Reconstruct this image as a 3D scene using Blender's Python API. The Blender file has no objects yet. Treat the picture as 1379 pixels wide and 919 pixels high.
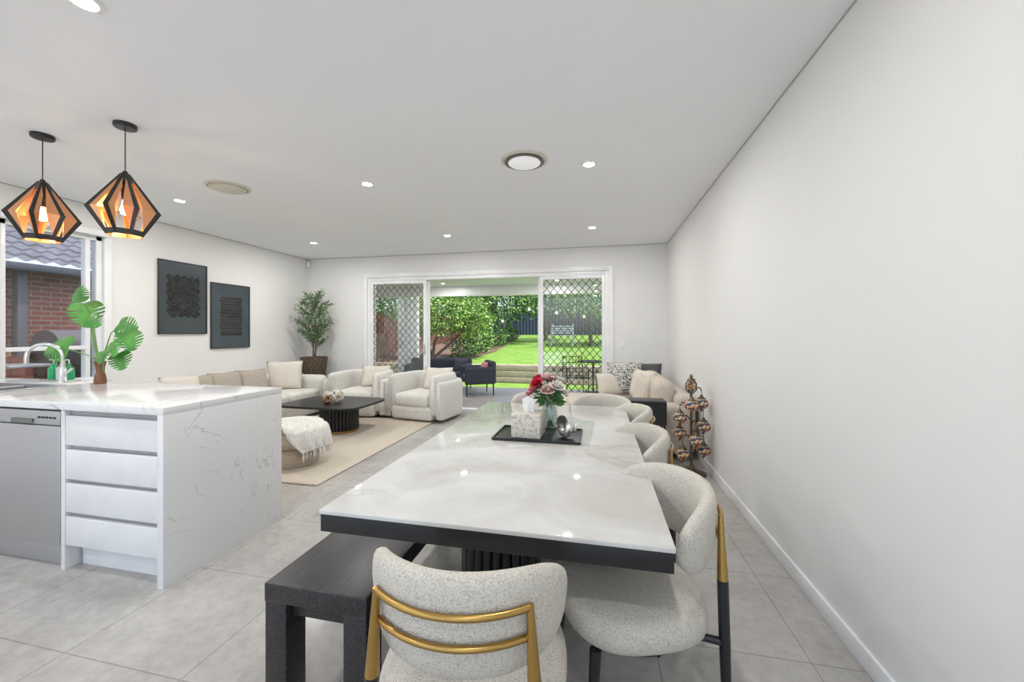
import bpy, bmesh, math, random
from mathutils import Vector, Matrix
random.seed(7)
S=bpy.context.scene
COL=S.collection
# ------------------------------------------------------------ materials
def newmat(name):
    m=bpy.data.materials.new(name); m.use_nodes=True
    nt=m.node_tree; b=nt.nodes['Principled BSDF']
    return m,nt,b
def rgba(c): return (c[0],c[1],c[2],1)
def M(name,col,rough=.5,metal=0,noise=None,bump=None,emit=None,spec=None,coat=0,trans=0,sheen=0,stretch=(1,1,1)):
    m,nt,b=newmat(name)
    b.inputs['Base Color'].default_value=rgba(col)
    b.inputs['Roughness'].default_value=rough
    b.inputs['Metallic'].default_value=metal
    if spec is not None: b.inputs['Specular IOR Level'].default_value=spec
    if coat: b.inputs['Coat Weight'].default_value=coat; b.inputs['Coat Roughness'].default_value=.05
    if trans: b.inputs['Transmission Weight'].default_value=trans
    if sheen: b.inputs['Sheen Weight'].default_value=sheen
    if emit: b.inputs['Emission Color'].default_value=rgba(emit[0]); b.inputs['Emission Strength'].default_value=emit[1]
    tc=nt.nodes.new('ShaderNodeTexCoord'); mp=nt.nodes.new('ShaderNodeMapping')
    mp.inputs['Scale'].default_value=stretch
    nt.links.new(tc.outputs['Object'],mp.inputs['Vector'])
    if noise is None: noise=(6,.04)
    n=nt.nodes.new('ShaderNodeTexNoise'); n.inputs['Scale'].default_value=noise[0]; n.inputs['Detail'].default_value=6
    nt.links.new(mp.outputs[0],n.inputs['Vector'])
    r=nt.nodes.new('ShaderNodeValToRGB')
    a=noise[1]
    r.color_ramp.elements[0].position=.3; r.color_ramp.elements[1].position=.7
    r.color_ramp.elements[0].color=rgba([max(0,c*(1-a)) for c in col])
    r.color_ramp.elements[1].color=rgba([min(1,c*(1+a)) for c in col])
    nt.links.new(n.outputs['Fac'],r.inputs['Fac']); nt.links.new(r.outputs[0],b.inputs['Base Color'])
    if bump:
        n2=nt.nodes.new('ShaderNodeTexNoise'); n2.inputs['Scale'].default_value=bump[0]; n2.inputs['Detail'].default_value=4
        nt.links.new(mp.outputs[0],n2.inputs['Vector'])
        bp=nt.nodes.new('ShaderNodeBump'); bp.inputs['Strength'].default_value=bump[1]; bp.inputs['Distance'].default_value=bump[2]
        nt.links.new(n2.outputs['Fac'],bp.inputs['Height']); nt.links.new(bp.outputs[0],b.inputs['Normal'])
    return m
def veined(name,base,vein,scale,width,rough,amount=1,cloudc=None,cloudscale=2):
    m,nt,b=newmat(name); L=nt.links
    b.inputs['Roughness'].default_value=rough
    tc=nt.nodes.new('ShaderNodeTexCoord')
    n1=nt.nodes.new('ShaderNodeTexNoise'); n1.inputs['Scale'].default_value=scale; n1.inputs['Detail'].default_value=7; n1.inputs['Distortion'].default_value=1.2
    L.new(tc.outputs['Object'],n1.inputs['Vector'])
    s=nt.nodes.new('ShaderNodeMath'); s.operation='SUBTRACT'; s.inputs[1].default_value=.5
    L.new(n1.outputs['Fac'],s.inputs[0])
    a=nt.nodes.new('ShaderNodeMath'); a.operation='ABSOLUTE'; L.new(s.outputs[0],a.inputs[0])
    r=nt.nodes.new('ShaderNodeValToRGB'); r.color_ramp.elements[0].position=0; r.color_ramp.elements[1].position=width
    r.color_ramp.elements[0].color=(1,1,1,1); r.color_ramp.elements[1].color=(0,0,0,1)
    L.new(a.outputs[0],r.inputs['Fac'])
    n2=nt.nodes.new('ShaderNodeTexNoise'); n2.inputs['Scale'].default_value=scale*1.7; n2.inputs['Detail'].default_value=3
    L.new(tc.outputs['Object'],n2.inputs['Vector'])
    r2=nt.nodes.new('ShaderNodeValToRGB'); r2.color_ramp.elements[0].position=.45; r2.color_ramp.elements[1].position=.65
    r2.color_ramp.elements[0].color=(0,0,0,1); r2.color_ramp.elements[1].color=(amount,amount,amount,1)
    L.new(n2.outputs['Fac'],r2.inputs['Fac'])
    mu=nt.nodes.new('ShaderNodeMath'); mu.operation='MULTIPLY'; L.new(r.outputs[0],mu.inputs[0]); L.new(r2.outputs[0],mu.inputs[1])
    mx=nt.nodes.new('ShaderNodeMix'); mx.data_type='RGBA'
    mx.inputs[6].default_value=rgba(base); mx.inputs[7].default_value=rgba(vein)
    if cloudc:
        n3=nt.nodes.new('ShaderNodeTexNoise'); n3.inputs['Scale'].default_value=cloudscale; n3.inputs['Detail'].default_value=9; n3.inputs['Roughness'].default_value=.6; n3.inputs['Distortion'].default_value=.8
        L.new(tc.outputs['Object'],n3.inputs['Vector'])
        r3=nt.nodes.new('ShaderNodeValToRGB'); r3.color_ramp.elements[0].position=.42; r3.color_ramp.elements[1].position=.68
        r3.color_ramp.elements[0].color=rgba(base); r3.color_ramp.elements[1].color=rgba(cloudc)
        L.new(n3.outputs['Fac'],r3.inputs['Fac']); L.new(r3.outputs[0],mx.inputs[6])
    L.new(mu.outputs[0],mx.inputs[0]); L.new(mx.outputs[2],b.inputs['Base Color'])
    return m
def boucle(name,c1,c2,scale=90,rough=.95,dist=.004,pos=(.35,.6)):
    m,nt,b=newmat(name); L=nt.links
    b.inputs['Roughness'].default_value=rough; b.inputs['Specular IOR Level'].default_value=.2
    tc=nt.nodes.new('ShaderNodeTexCoord')
    n1=nt.nodes.new('ShaderNodeTexNoise'); n1.inputs['Scale'].default_value=scale; n1.inputs['Detail'].default_value=3
    v=nt.nodes.new('ShaderNodeTexVoronoi'); v.inputs['Scale'].default_value=scale*1.3
    L.new(tc.outputs['Object'],n1.inputs['Vector']); L.new(tc.outputs['Object'],v.inputs['Vector'])
    r=nt.nodes.new('ShaderNodeValToRGB'); r.color_ramp.elements[0].position=pos[0]; r.color_ramp.elements[1].position=pos[1]
    r.color_ramp.elements[0].color=rgba(c2); r.color_ramp.elements[1].color=rgba(c1)
    L.new(n1.outputs['Fac'],r.inputs['Fac']); L.new(r.outputs[0],b.inputs['Base Color'])
    bp=nt.nodes.new('ShaderNodeBump'); bp.inputs['Strength'].default_value=.6; bp.inputs['Distance'].default_value=dist
    L.new(v.outputs['Distance'],bp.inputs['Height']); L.new(bp.outputs[0],b.inputs['Normal'])
    return m
def brickmat(name,c1,c2,mortar,w,h,off,ms,rough,loc=(0,0,0),rot=(0,0,0),noise=None,bumpd=.002):
    m,nt,b=newmat(name); L=nt.links
    tc=nt.nodes.new('ShaderNodeTexCoord'); mp=nt.nodes.new('ShaderNodeMapping')
    mp.inputs['Location'].default_value=loc; mp.inputs['Rotation'].default_value=rot
    L.new(tc.outputs['Object'],mp.inputs['Vector'])
    br=nt.nodes.new('ShaderNodeTexBrick'); br.offset=off; br.squash=1
    br.inputs['Color1'].default_value=rgba(c1); br.inputs['Color2'].default_value=rgba(c2); br.inputs['Mortar'].default_value=rgba(mortar)
    br.inputs['Scale'].default_value=1; br.inputs['Brick Width'].default_value=w; br.inputs['Row Height'].default_value=h
    br.inputs['Mortar Size'].default_value=ms; br.inputs['Mortar Smooth'].default_value=.1
    L.new(mp.outputs[0],br.inputs['Vector'])
    out=br.outputs['Color']
    if noise:
        for sc_,am_ in ((noise[0],noise[1]),(noise[0]*9,noise[1]*.6)):
            n=nt.nodes.new('ShaderNodeTexNoise'); n.inputs['Scale'].default_value=sc_; n.inputs['Detail'].default_value=8; n.inputs['Roughness'].default_value=.65
            L.new(tc.outputs['Object'],n.inputs['Vector'])
            r=nt.nodes.new('ShaderNodeValToRGB'); r.color_ramp.elements[0].position=.33; r.color_ramp.elements[1].position=.62
            k=1-am_; r.color_ramp.elements[0].color=(k,k,k,1); r.color_ramp.elements[1].color=(1,1,1,1)
            L.new(n.outputs['Fac'],r.inputs['Fac'])
            mx=nt.nodes.new('ShaderNodeMix'); mx.data_type='RGBA'; mx.blend_type='MULTIPLY'; mx.inputs[0].default_value=1
            L.new(out,mx.inputs[6]); L.new(r.outputs[0],mx.inputs[7]); out=mx.outputs[2]
    L.new(out,b.inputs['Base Color']); b.inputs['Roughness'].default_value=rough
    bp=nt.nodes.new('ShaderNodeBump'); bp.inputs['Strength'].default_value=.5; bp.inputs['Distance'].default_value=bumpd; bp.invert=True
    L.new(br.outputs['Fac'],bp.inputs['Height']); L.new(bp.outputs[0],b.inputs['Normal'])
    return m
def glassmat(name,tint=(1,1,1),refl=.07):
    m=bpy.data.materials.new(name); m.use_nodes=True; nt=m.node_tree
    nt.nodes.remove(nt.nodes['Principled BSDF']); out=nt.nodes['Material Output']
    t=nt.nodes.new('ShaderNodeBsdfTransparent'); t.inputs[0].default_value=rgba(tint)
    g=nt.nodes.new('ShaderNodeBsdfGlossy'); g.inputs['Roughness'].default_value=.01
    x=nt.nodes.new('ShaderNodeMixShader'); x.inputs[0].default_value=refl
    nt.links.new(t.outputs[0],x.inputs[1]); nt.links.new(g.outputs[0],x.inputs[2]); nt.links.new(x.outputs[0],out.inputs[0])
    return m

wallM=M('wall_paint',(.82,.813,.80),.75,noise=(2,.01),bump=(300,.05,.0005))
ceilM=M('ceiling_paint',(.89,.895,.91),.8,noise=(2,.01))
trimM=M('white_trim',(.86,.86,.86),.35)
frameM=M('white_aluminium',(.85,.86,.87),.3)
gapM=M('shadow_gap',(.18,.18,.17),.8)
gapL=M('painted_gap_shade',(.45,.45,.44),.8)  # grey that stands in for shade in thin gaps
floorM=brickmat('floor_tiles',(.54,.515,.48),(.515,.49,.455),(.36,.35,.33),.6,.6,0,.003,.16,loc=(.36,0,0),noise=(2.2,.25),bumpd=.001)
whiteG=M('white_lacquer',(.80,.80,.80),.22)
quartz=veined('quartz_stone',(.80,.80,.80),(.48,.48,.48),3.4,.012,.10,amount=.95)
marble=veined('marble_glaze',(.68,.675,.66),(.44,.40,.34),1.1,.03,.03,amount=.6,cloudc=(.53,.51,.47),cloudscale=2.2)
steel=M('brushed_steel',(.50,.50,.51),.33,.75,noise=(40,.05),stretch=(1,1,12))
chrome=M('chrome',(.8,.8,.8),.08,1)
blackM=M('black_satin',(.010,.010,.011),.35)
blackW=M('black_oak',(.024,.022,.022),.38,noise=(10,.75),stretch=(12,1,12),bump=(20,.3,.001))
brass=M('brushed_brass',(.46,.29,.09),.28,1)
boucleM=boucle('cream_boucle',(.70,.66,.59),(.46,.42,.35),240,dist=.005,pos=(.30,.54))
sofaW=boucle('white_boucle',(.74,.72,.68),(.62,.60,.55),60,dist=.003)
sofaB=boucle('beige_fabric',(.66,.59,.51),(.54,.48,.41),80,dist=.002)
creamP=boucle('cream_linen',(.74,.69,.61),(.66,.60,.53),120,dist=.001)
taupeP=boucle('taupe_linen',(.50,.44,.37),(.36,.31,.26),120,dist=.001)
rugM=boucle('rug_wool',(.62,.55,.46),(.52,.46,.38),70,dist=.006)
glassM=glassmat('clear_glass')
# ------------------------------------------------------------ mesh helpers
def empty(name,loc=(0,0,0),rot=0,parent=None):
    o=bpy.data.objects.new(name,None); COL.objects.link(o); o.location=loc; o.rotation_euler=(0,0,rot)
    o.empty_display_size=.1
    if parent: o.parent=parent
    return o
def mesh_obj(name,verts,faces,mats,parent=None,smooth=True,loc=(0,0,0),rot=(0,0,0),sharp=None,midx=None):
    me=bpy.data.meshes.new(name); me.from_pydata([tuple(v) for v in verts],[],faces); 
    if not isinstance(mats,(list,tuple)): mats=[mats]
    for m in mats: me.materials.append(m)
    if midx: me.polygons.foreach_set('material_index',midx)
    me.polygons.foreach_set('use_smooth',[smooth]*len(me.polygons))
    me.update()
    if sharp: me.set_sharp_from_angle(angle=math.radians(sharp))
    o=bpy.data.objects.new(name,me); COL.objects.link(o); o.location=loc; o.rotation_euler=rot
    if parent: o.parent=parent
    return o
def box(name,x0,x1,y0,y1,z0,z1,mat,bev=0,parent=None,seg=3,rot=(0,0,0)):
    bm=bmesh.new(); bmesh.ops.create_cube(bm,size=1)
    cx,cy,cz=(x0+x1)/2,(y0+y1)/2,(z0+z1)/2
    for v in bm.verts: v.co=Vector((v.co.x*(x1-x0),v.co.y*(y1-y0),v.co.z*(z1-z0)))
    if bev: bmesh.ops.bevel(bm,geom=bm.edges[:],offset=bev,segments=seg,profile=.5,affect='EDGES')
    me=bpy.data.meshes.new(name)
    # keep vertices in parent space so procedural object coords follow the room
    if rot==(0,0,0):
        for v in bm.verts: v.co+=Vector((cx,cy,cz))
    bm.normal_update(); bm.to_mesh(me); bm.free(); me.materials.append(mat)
    me.polygons.foreach_set('use_smooth',[True]*len(me.polygons)); me.set_sharp_from_angle(angle=math.radians(50 if bev else 30))
    o=bpy.data.objects.new(name,me); COL.objects.link(o)
    if rot!=(0,0,0): o.location=(cx,cy,cz); o.rotation_euler=rot
    if parent: o.parent=parent
    return o
def softbox(name,x0,x1,y0,y1,z0,z1,r,mat,parent=None,puff=0,rot=(0,0,0)):
    """upholstered cushion: rounded box with puffed top"""
    cx,cy,cz=(x0+x1)/2,(y0+y1)/2,(z0+z1)/2; hx,hy,hz=(x1-x0)/2,(y1-y0)/2,(z1-z0)/2
    r=min(r,hx,hy,hz)
    bm=bmesh.new(); bmesh.ops.create_cube(bm,size=2)
    bmesh.ops.subdivide_edges(bm,edges=bm.edges[:],cuts=11,use_grid_fill=True)
    for v in bm.verts:
        def rm(c,h):  # cluster samples at the corners
            t=abs(c); 
            t = t*(h-r)/.75 if t<.75 else (h-r)+(t-.75)/.25*r
            return math.copysign(t,c)
        p=Vector((rm(v.co.x,hx),rm(v.co.y,hy),rm(v.co.z,hz)))
        q=Vector((max(-(hx-r),min(hx-r,p.x)),max(-(hy-r),min(hy-r,p.y)),max(-(hz-r),min(hz-r,p.z))))
        d=p-q
        if d.length>1e-6:
            p=q+d.normalized()*r
        if puff: 
            k=(1-(p.x/hx)**2)*(1-(p.y/hy)**2)
            if p.z>0: p.z+=puff*max(0,k)
        v.co=p+(Vector((cx,cy,cz)) if rot==(0,0,0) else Vector())
    me=bpy.data.meshes.new(name); bm.normal_update(); bm.to_mesh(me); bm.free(); me.materials.append(mat)
    me.polygons.foreach_set('use_smooth',[True]*len(me.polygons))
    o=bpy.data.objects.new(name,me); COL.objects.link(o)
    if rot!=(0,0,0): o.location=(cx,cy,cz); o.rotation_euler=rot
    if parent: o.parent=parent
    return o
def lathe(name,prof,mat,parent=None,loc=(0,0,0),segs=32,rot=(0,0,0),sharp=40,sx=1,sy=1):
    vs=[];fs=[];n=len(prof)
    for i,(r,z) in enumerate(prof):
        for k in range(segs):
            a=2*math.pi*k/segs
            vs.append((r*math.cos(a)*sx,r*math.sin(a)*sy,z))
    for i in range(n-1):
        for k in range(segs):
            k2=(k+1)%segs
            fs.append((i*segs+k,i*segs+k2,(i+1)*segs+k2,(i+1)*segs+k))
    if prof[0][0]>1e-3: fs.append(tuple(reversed(range(segs))))
    if prof[-1][0]>1e-3: fs.append(tuple((n-1)*segs+k for k in range(segs)))
    return mesh_obj(name,vs,fs,mat,parent,True,loc,rot,sharp)
def tube_geo(pts,radii,segs=8,closed=False,base=0):
    pts=[Vector(p) for p in pts]; n=len(pts)
    if not isinstance(radii,(list,tuple)): radii=[radii]*n
    vs=[];fs=[]; up=None
    for i,p in enumerate(pts):
        if closed: t=(pts[(i+1)%n]-pts[i-1])
        else: t=(pts[min(n-1,i+1)]-pts[max(0,i-1)])
        t.normalize()
        if up is None:
            up=Vector((0,0,1)) if abs(t.z)<.9 else Vector((1,0,0))
        s=t.cross(up)
        if s.length<1e-4: s=t.cross(Vector((0,1,0)))
        s.normalize(); up=s.cross(t).normalized()
        for k in range(segs):
            a=2*math.pi*k/segs
            vs.append(p+s*math.cos(a)*radii[i]+up*math.sin(a)*radii[i])
    m=n if closed else n-1
    for i in range(m):
        j=(i+1)%n
        for k in range(segs):
            k2=(k+1)%segs
            fs.append((base+i*segs+k,base+i*segs+k2,base+j*segs+k2,base+j*segs+k))
    if not closed:
        fs.append(tuple(base+k for k in reversed(range(segs)))); fs.append(tuple(base+(n-1)*segs+k for k in range(segs)))
    return vs,fs
def tube(name,pts,radii,mat,parent=None,segs=10,closed=False):
    v,f=tube_geo(pts,radii,segs,closed); return mesh_obj(name,v,f,mat,parent,True,sharp=50)
def tubes(name,lst,mat,parent=None,segs=6,smooth=True):
    V=[];F=[]
    for pts,r in lst:
        v,f=tube_geo(pts,r,segs,base=len(V)); V+=v;F+=f
    return mesh_obj(name,V,F,mat,parent,smooth,sharp=50)
def pillow(name,w,h,t,mat,parent,loc,rot):
    N=14; vs=[];fs=[]
    for side in (1,-1):
        for i in range(N+1):
            for j in range(N+1):
                x=-1+2*i/N; y=-1+2*j/N
                d=(max(0,1-x**4)*max(0,1-y**4))**.5
                pinch=1-.07*(1-abs(x*y))*(abs(x)**6+abs(y)**6)
                vs.append((x*w/2*pinch,side*t/2*d,y*h/2*pinch))
    o=(N+1)**2
    for i in range(N):
        for j in range(N):
            a=i*(N+1)+j; q=(a,a+1,a+N+2,a+N+1)
            fs.append(tuple(reversed(q))); fs.append(tuple(x+o for x in q))
    ob=mesh_obj(name,vs,fs,mat,parent,True,loc,rot)
    bm=bmesh.new(); bm.from_mesh(ob.data); bmesh.ops.remove_doubles(bm,verts=bm.verts[:],dist=.0005); bmesh.ops.recalc_face_normals(bm,faces=bm.faces[:]); bm.to_mesh(ob.data); bm.free()
    return ob
# ------------------------------------------------------------ room shell
RX=1.04; LX=-5.31; BY=6.40; H=2.70
box('floor',LX-.1,RX+.1,-3,BY+.12,-.1,0,floorM)
box('ceiling',LX-.1,RX+.1,-3,BY+.12,H,H+.12,ceilM)
box('wall_right',RX,RX+.1,-3,BY+.12,0,H,wallM)
w=empty('wall_left')
WY0,WY1,WZ0,WZ1=2.50,3.27,.80,2.38
box('pier_near',LX-.1,LX,-3,WY0,0,H,wallM,parent=w); box('pier_far',LX-.1,LX,WY1,BY+.12,0,H,wallM,parent=w)
box('below_window',LX-.1,LX,WY0,WY1,0,WZ0,wallM,parent=w); box('above_window',LX-.1,LX,WY0,WY1,WZ1,H,wallM,parent=w)
DX0,DX1,DZ=-4.07,.17,2.31
w=empty('wall_back')
box('pier_left',LX,DX0,BY,BY+.12,0,H,wallM,parent=w); box('pier_right',DX1,RX,BY,BY+.12,0,H,wallM,parent=w)
box('lintel',DX0,DX1,BY,BY+.12,DZ,H,wallM,parent=w)
box('baseboard_right',RX-.015,RX,-3,BY,0,.085,trimM,.003)
box('baseboard_left',LX,LX+.015,-3,BY,0,.085,trimM,.003)
w=empty('baseboard_back')
box('left',LX+.02,DX0-.08,BY-.015,BY,0,.085,trimM,.003,parent=w); box('right',DX1+.08,RX-.02,BY-.015,BY,0,.085,trimM,.003,parent=w)
w=empty('ceiling_shadow_line')
box('gap_right',RX-.005,RX,-3,BY,H-.007,H,gapL,parent=w); box('gap_left',LX,LX+.005,-3,BY,H-.008,H,gapL,parent=w); box('gap_back',LX,RX,BY-.005,BY,H-.008,H,gapL,parent=w)  # grey strips paint the shadow line where walls meet ceiling
# architrave of door
w=empty('trim_2')
box('side_l',DX0-.075,DX0,BY-.02,BY,0,DZ+.075,trimM,.003,parent=w); box('side_r',DX1,DX1+.075,BY-.02,BY,0,DZ+.075,trimM,.003,parent=w)
box('head',DX0,DX1,BY-.02,BY,DZ,DZ+.075,trimM,.003,parent=w)
# sliding door
d=empty('door_1')
FY=BY+.03
box('jamb_l',DX0,DX0+.05,BY,BY+.12,0,DZ,frameM,.003,parent=d); box('jamb_r',DX1-.05,DX1,BY,BY+.12,0,DZ,frameM,.003,parent=d)
box('head_rail',DX0+.05,DX1-.05,BY,BY+.12,DZ-.06,DZ,frameM,.003,parent=d); box('sill_track',DX0+.05,DX1-.05,BY,BY+.12,0,.025,frameM,.003,parent=d)
meshM=M('grille_black',(.02,.02,.022),.4)
def sash(x0,x1,y,name,grille=True,glass=True):
    z0,z1=.03,DZ-.06; t=.055
    box(name+'_stile_l',x0,x0+t,y,y+.035,z0,z1,frameM,.003,parent=d); box(name+'_stile_r',x1-t,x1,y,y+.035,z0,z1,frameM,.003,parent=d)
    box(name+'_rail_t',x0+t,x1-t,y,y+.035,z1-t,z1,frameM,.003,parent=d); box(name+'_rail_b',x0+t,x1-t,y,y+.035,z0,z0+.09,frameM,.003,parent=d)
    if glass: box(name+'_glass',x0+t,x1-t,y+.015,y+.02,z0+.09,z1-t,glassM,parent=d)
    if grille:
        W=x1-x0-2*t; Hh=z1-t-z0-.09; sp=.115; m=1.15; lst=[]
        for sgn in (1,-1):
            c=-m*W-sp*2
            while c<Hh+m*W:
                pts=[]
                for xx in (0,W):
                    yy=m*xx*sgn+c
                    if 0<=yy<=Hh: pts.append((xx,yy))
                for yy in (0,Hh):
                    xx=(yy-c)/(m*sgn)
                    if 0<xx<W: pts.append((xx,yy))
                if len(pts)>=2 and abs(pts[0][0]-pts[1][0])>.01:
                    lst.append(([(x0+t+p[0],y+.03-.004*sgn,z0+.09+p[1]) for p in pts[:2]],.0055))
                c+=sp*m*1.0
        tubes(name+'_grille',lst,meshM,d,4)
sash(DX0+.05,-2.93,BY+.005,'screen_left'); sash(-.93,DX1-.05,BY+.005,'screen_right')
sash(DX0+.05,-2.90,BY+.075,'panel_left',False,False); sash(-.97,DX1-.05,BY+.075,'panel_right',False,False)
box('handle',-2.965,-2.95,BY-.02,BY+.003,.95,1.12,steel,.004,parent=d)
# kitchen window
wd=empty('window_1')
t=.05
box('frame_t',LX-.09,LX-.02,WY0,WY1,WZ1-t,WZ1,frameM,.003,parent=wd); box('frame_b',LX-.09,LX-.02,WY0,WY1,WZ0,WZ0+t,frameM,.003,parent=wd)
box('frame_n',LX-.09,LX-.02,WY0,WY0+t,WZ0,WZ1,frameM,.003,parent=wd); box('frame_f',LX-.09,LX-.02,WY1-t,WY1,WZ0,WZ1,frameM,.003,parent=wd)
box('mullion',LX-.09,LX-.02,WY1-.14,WY1-.10,WZ0+t,WZ1-t,frameM,.003,parent=wd)
box('transom',LX-.09,LX-.02,WY0+t,WY1-.14,1.15,1.19,frameM,.003,parent=wd)
box('pane',LX-.055,LX-.05,WY0+t,WY1-t,WZ0+t,WZ1-t,glassM,parent=wd)
box('blind_cassette',LX+.001,LX+.07,WY0-.02,WY1+.02,WZ1-.01,WZ1+.06,trimM,.01,parent=wd)
box('trim_3',LX,LX+.018,WY1,WY1+.07,WZ0,WZ1-.01,trimM,.003)
# ------------------------------------------------------------ ceiling fixtures
lampM=M('led_lens',(1,1,1),.5,emit=((1,.98,.95),6))
def downlight(x,y,p=8,z=H):
    e=empty('downlight',(x,y,z))
    lathe('ring',[(.062,0),(.062,-.006),(.045,-.010),(.043,-.004)],trimM,e,segs=28)
    lathe('lens',[(.0001,-.0065),(.042,-.0065)],lampM,e,segs=24)
    L=bpy.data.lights.new('downlight_lamp','AREA'); L.shape='DISK'; L.size=.085; L.energy=p; L.color=(1,.985,.965)
    o=bpy.data.objects.new('lamp',L); COL.objects.link(o); o.parent=e; o.location=(0,0,-.013)
for x in (-4.23,-2.07,-.07):
    for y in (-2.0,-.4,1.21,3.25,5.22): downlight(x,y,(8.5 if y<0 else (11 if y<2 else 15.5))*(.75 if x>-1 else 1))
for x in (-3.6,-.9):
    for y in (7.4,8.8): downlight(x,y,16,2.5)
ventM=M('vent_cream',(.66,.62,.53),.5); ventW=M('vent_white',(.85,.85,.85),.4)
def vent(x,y,inner,cone):
    e=empty('ceiling_vent',(x,y,H))
    lathe('flange',[(.185,0),(.182,-.008),(.16,-.014),(.155,-.004)],ventM,e,segs=48)
    lathe('cone',[(.152,-.003),(.145,-.003),(.15,-.02),(.135,-.022)],gapM if cone else ventM,e,segs=48)
    lathe('plate',[(.0001,-.03),(.12,-.03),(.128,-.024),(.12,-.016)],inner,e,segs=48)
vent(-.571,3.08,M('vent_plate_glow',(.9,.9,.9),.4,emit=((1,1,1),.25)),True); vent(-3.40,3.05,ventM,False)  # faint emission brightens the first vent's plate, which is no lamp
# pendants
copper=M('copper_inner',(.72,.36,.18),.38,.75); cordM=M('cord',(.03,.015,.01),.6)
bulbM=M('bulb_glow',(1,.8,.5),.3,emit=((1,.62,.28),9)); pblack=M('pendant_black',(.015,.015,.017),.4)
def pendant(x,y,rot):
    e=empty('pendant_lamp',(x,y,H),rot)
    lathe('canopy',[(.0001,0),(.06,0),(.06,-.02),(.055,-.026),(.0001,-.028)],blackM,e)
    tube('cord',[(0,0,-.02),(0,0,-.34)],.003,cordM,e)
    lathe('socket',[(.0001,-.31),(.012,-.31),(.02,-.34),(.022,-.41),(.018,-.50),(.0001,-.50)],blackM,e,segs=16)
    lathe('bulb',[(.0001,-.50),(.014,-.50),(.018,-.53),(.028,-.565),(.022,-.59),(.0001,-.60)],bulbM,e,segs=16)
    n=7; V=[];F=[];MI=[]
    def ring(r,z,off): return [Vector((r*math.cos(2*math.pi*(k+off)/n),r*math.sin(2*math.pi*(k+off)/n),z)) for k in range(n)]
    A=ring(.024,-.325,.5); B=ring(.186,-.575,.5); I=ring(.112,-.555,0); D=ring(.092,-.735,.5)
    def solid(*p,mi=0):
        b=len(V); V.extend(p); F.append(tuple(range(b,b+len(p)))); MI.append(mi)
    for k in range(n):
        k1=(k-1)%n
        a,bb_,dd=A[k],B[k],D[k]
        for si,I_ in enumerate((I[k],I[(k+1)%n])):
            solid(a,bb_,bb_.lerp(I_,.28),a.lerp(I_,.16))        # black band beside the ridge
            solid(bb_,dd,dd.lerp(I_,.22),bb_.lerp(I_,.28))
            # folded-in copper facets
            if si==0:
                solid(a.lerp(I_,.16),bb_.lerp(I_,.28),I_,mi=1)
                solid(bb_.lerp(I_,.28),dd.lerp(I_,.22),I_,mi=1)
            else:
                solid(a.lerp(I_,.16),bb_.lerp(I_,.28),bb_.lerp(I_,.62),a.lerp(I_,.45),mi=1)
                solid(bb_.lerp(I_,.28),dd.lerp(I_,.22),bb_.lerp(I_,.62),mi=1)
        solid(A[k1],A[k],I[k].lerp(A[k],.72),I[k].lerp(A[k1],.72))
        solid(D[k1],D[k],D[k].lerp(I[k],.2),D[k1].lerp(I[k],.2))
    s=mesh_obj('shade',V,F,[pblack,copper],e,False,midx=MI)
    bm=bmesh.new(); bm.from_mesh(s.data); bmesh.ops.remove_doubles(bm,verts=bm.verts[:],dist=.0004)
    for f in bm.faces:
        c=f.calc_center_median(); f.normal_update()
        if f.normal.dot(Vector((c.x,c.y,0)))<0: f.normal_flip()
    bm.to_mesh(s.data); bm.free()
    sm=s.modifiers.new('thick','SOLIDIFY'); sm.thickness=.003; sm.offset=-1; sm.material_offset=1; sm.material_offset_rim=0
    L=bpy.data.lights.new('bulb_light','POINT'); L.energy=3.2; L.color=(1,.70,.38); L.shadow_soft_size=.03
    o=bpy.data.objects.new('bulb_light',L); COL.objects.link(o); o.parent=e; o.location=(0,0,-.635)
pendant(-3.04,1.99,.2); pendant(-3.764,1.975,.55)
# ------------------------------------------------------------ kitchen island
k=empty('kitchen_island')
IX1=-2.19; IY0,IY1,IZ=1.60,2.38,.94
SX0,SX1,SY0,SY1=-4.75,-3.85,1.74,2.12
box('benchtop_a',SX1,IX1,IY0,IY1,IZ-.04,IZ,quartz,.002,parent=k)
box('benchtop_b',-4.95,SX0,IY0,IY1,IZ-.04,IZ,quartz,.002,parent=k)
box('benchtop_c',SX0,SX1,IY0,SY0,IZ-.04,IZ,quartz,.002,parent=k)
box('benchtop_d',SX0,SX1,SY1,IY1,IZ-.04,IZ,quartz,.002,parent=k)
box('waterfall_panel',IX1-.04,IX1,IY0,IY1,0,IZ-.04,quartz,.002,parent=k)
box('carcass',-2.94,IX1-.05,IY0+.07,IY1-.03,.14,IZ-.045,whiteG,parent=k)
box('carcass_left',-4.93,-3.56,IY0+.05,IY1-.03,.1,IZ-.25,whiteG,parent=k)
box('back_panel',-4.93,-2.24,IY1-.03,IY1-.01,.0,IZ-.04,whiteG,parent=k)
box('kick',-2.90,IX1-.05,IY0+.09,IY0+.11,0,.14,whiteG,parent=k)
box('gable',-2.945,-2.915,IY0+.02,IY0+.3,0,IZ-.04,whiteG,.001,parent=k)
for i,(a,b) in enumerate([(.70,.865),(.51,.675),(.325,.487),(.14,.30)]):
    box('drawer_%d'%(i+1),-2.91,IX1-.045,IY0+.02,IY0+.045,a,b,whiteG,.003,parent=k)
    box('finger_pull_shade_%d'%(i+1),-2.91,IX1-.045,IY0+.046,IY0+.069,b,b+.028,gapL,parent=k)  # grey strip paints the shade in the gap above each drawer
box('door_left',-4.9,-3.57,IY0+.02,IY0+.045,.12,.865,whiteG,.003,parent=k)
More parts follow.
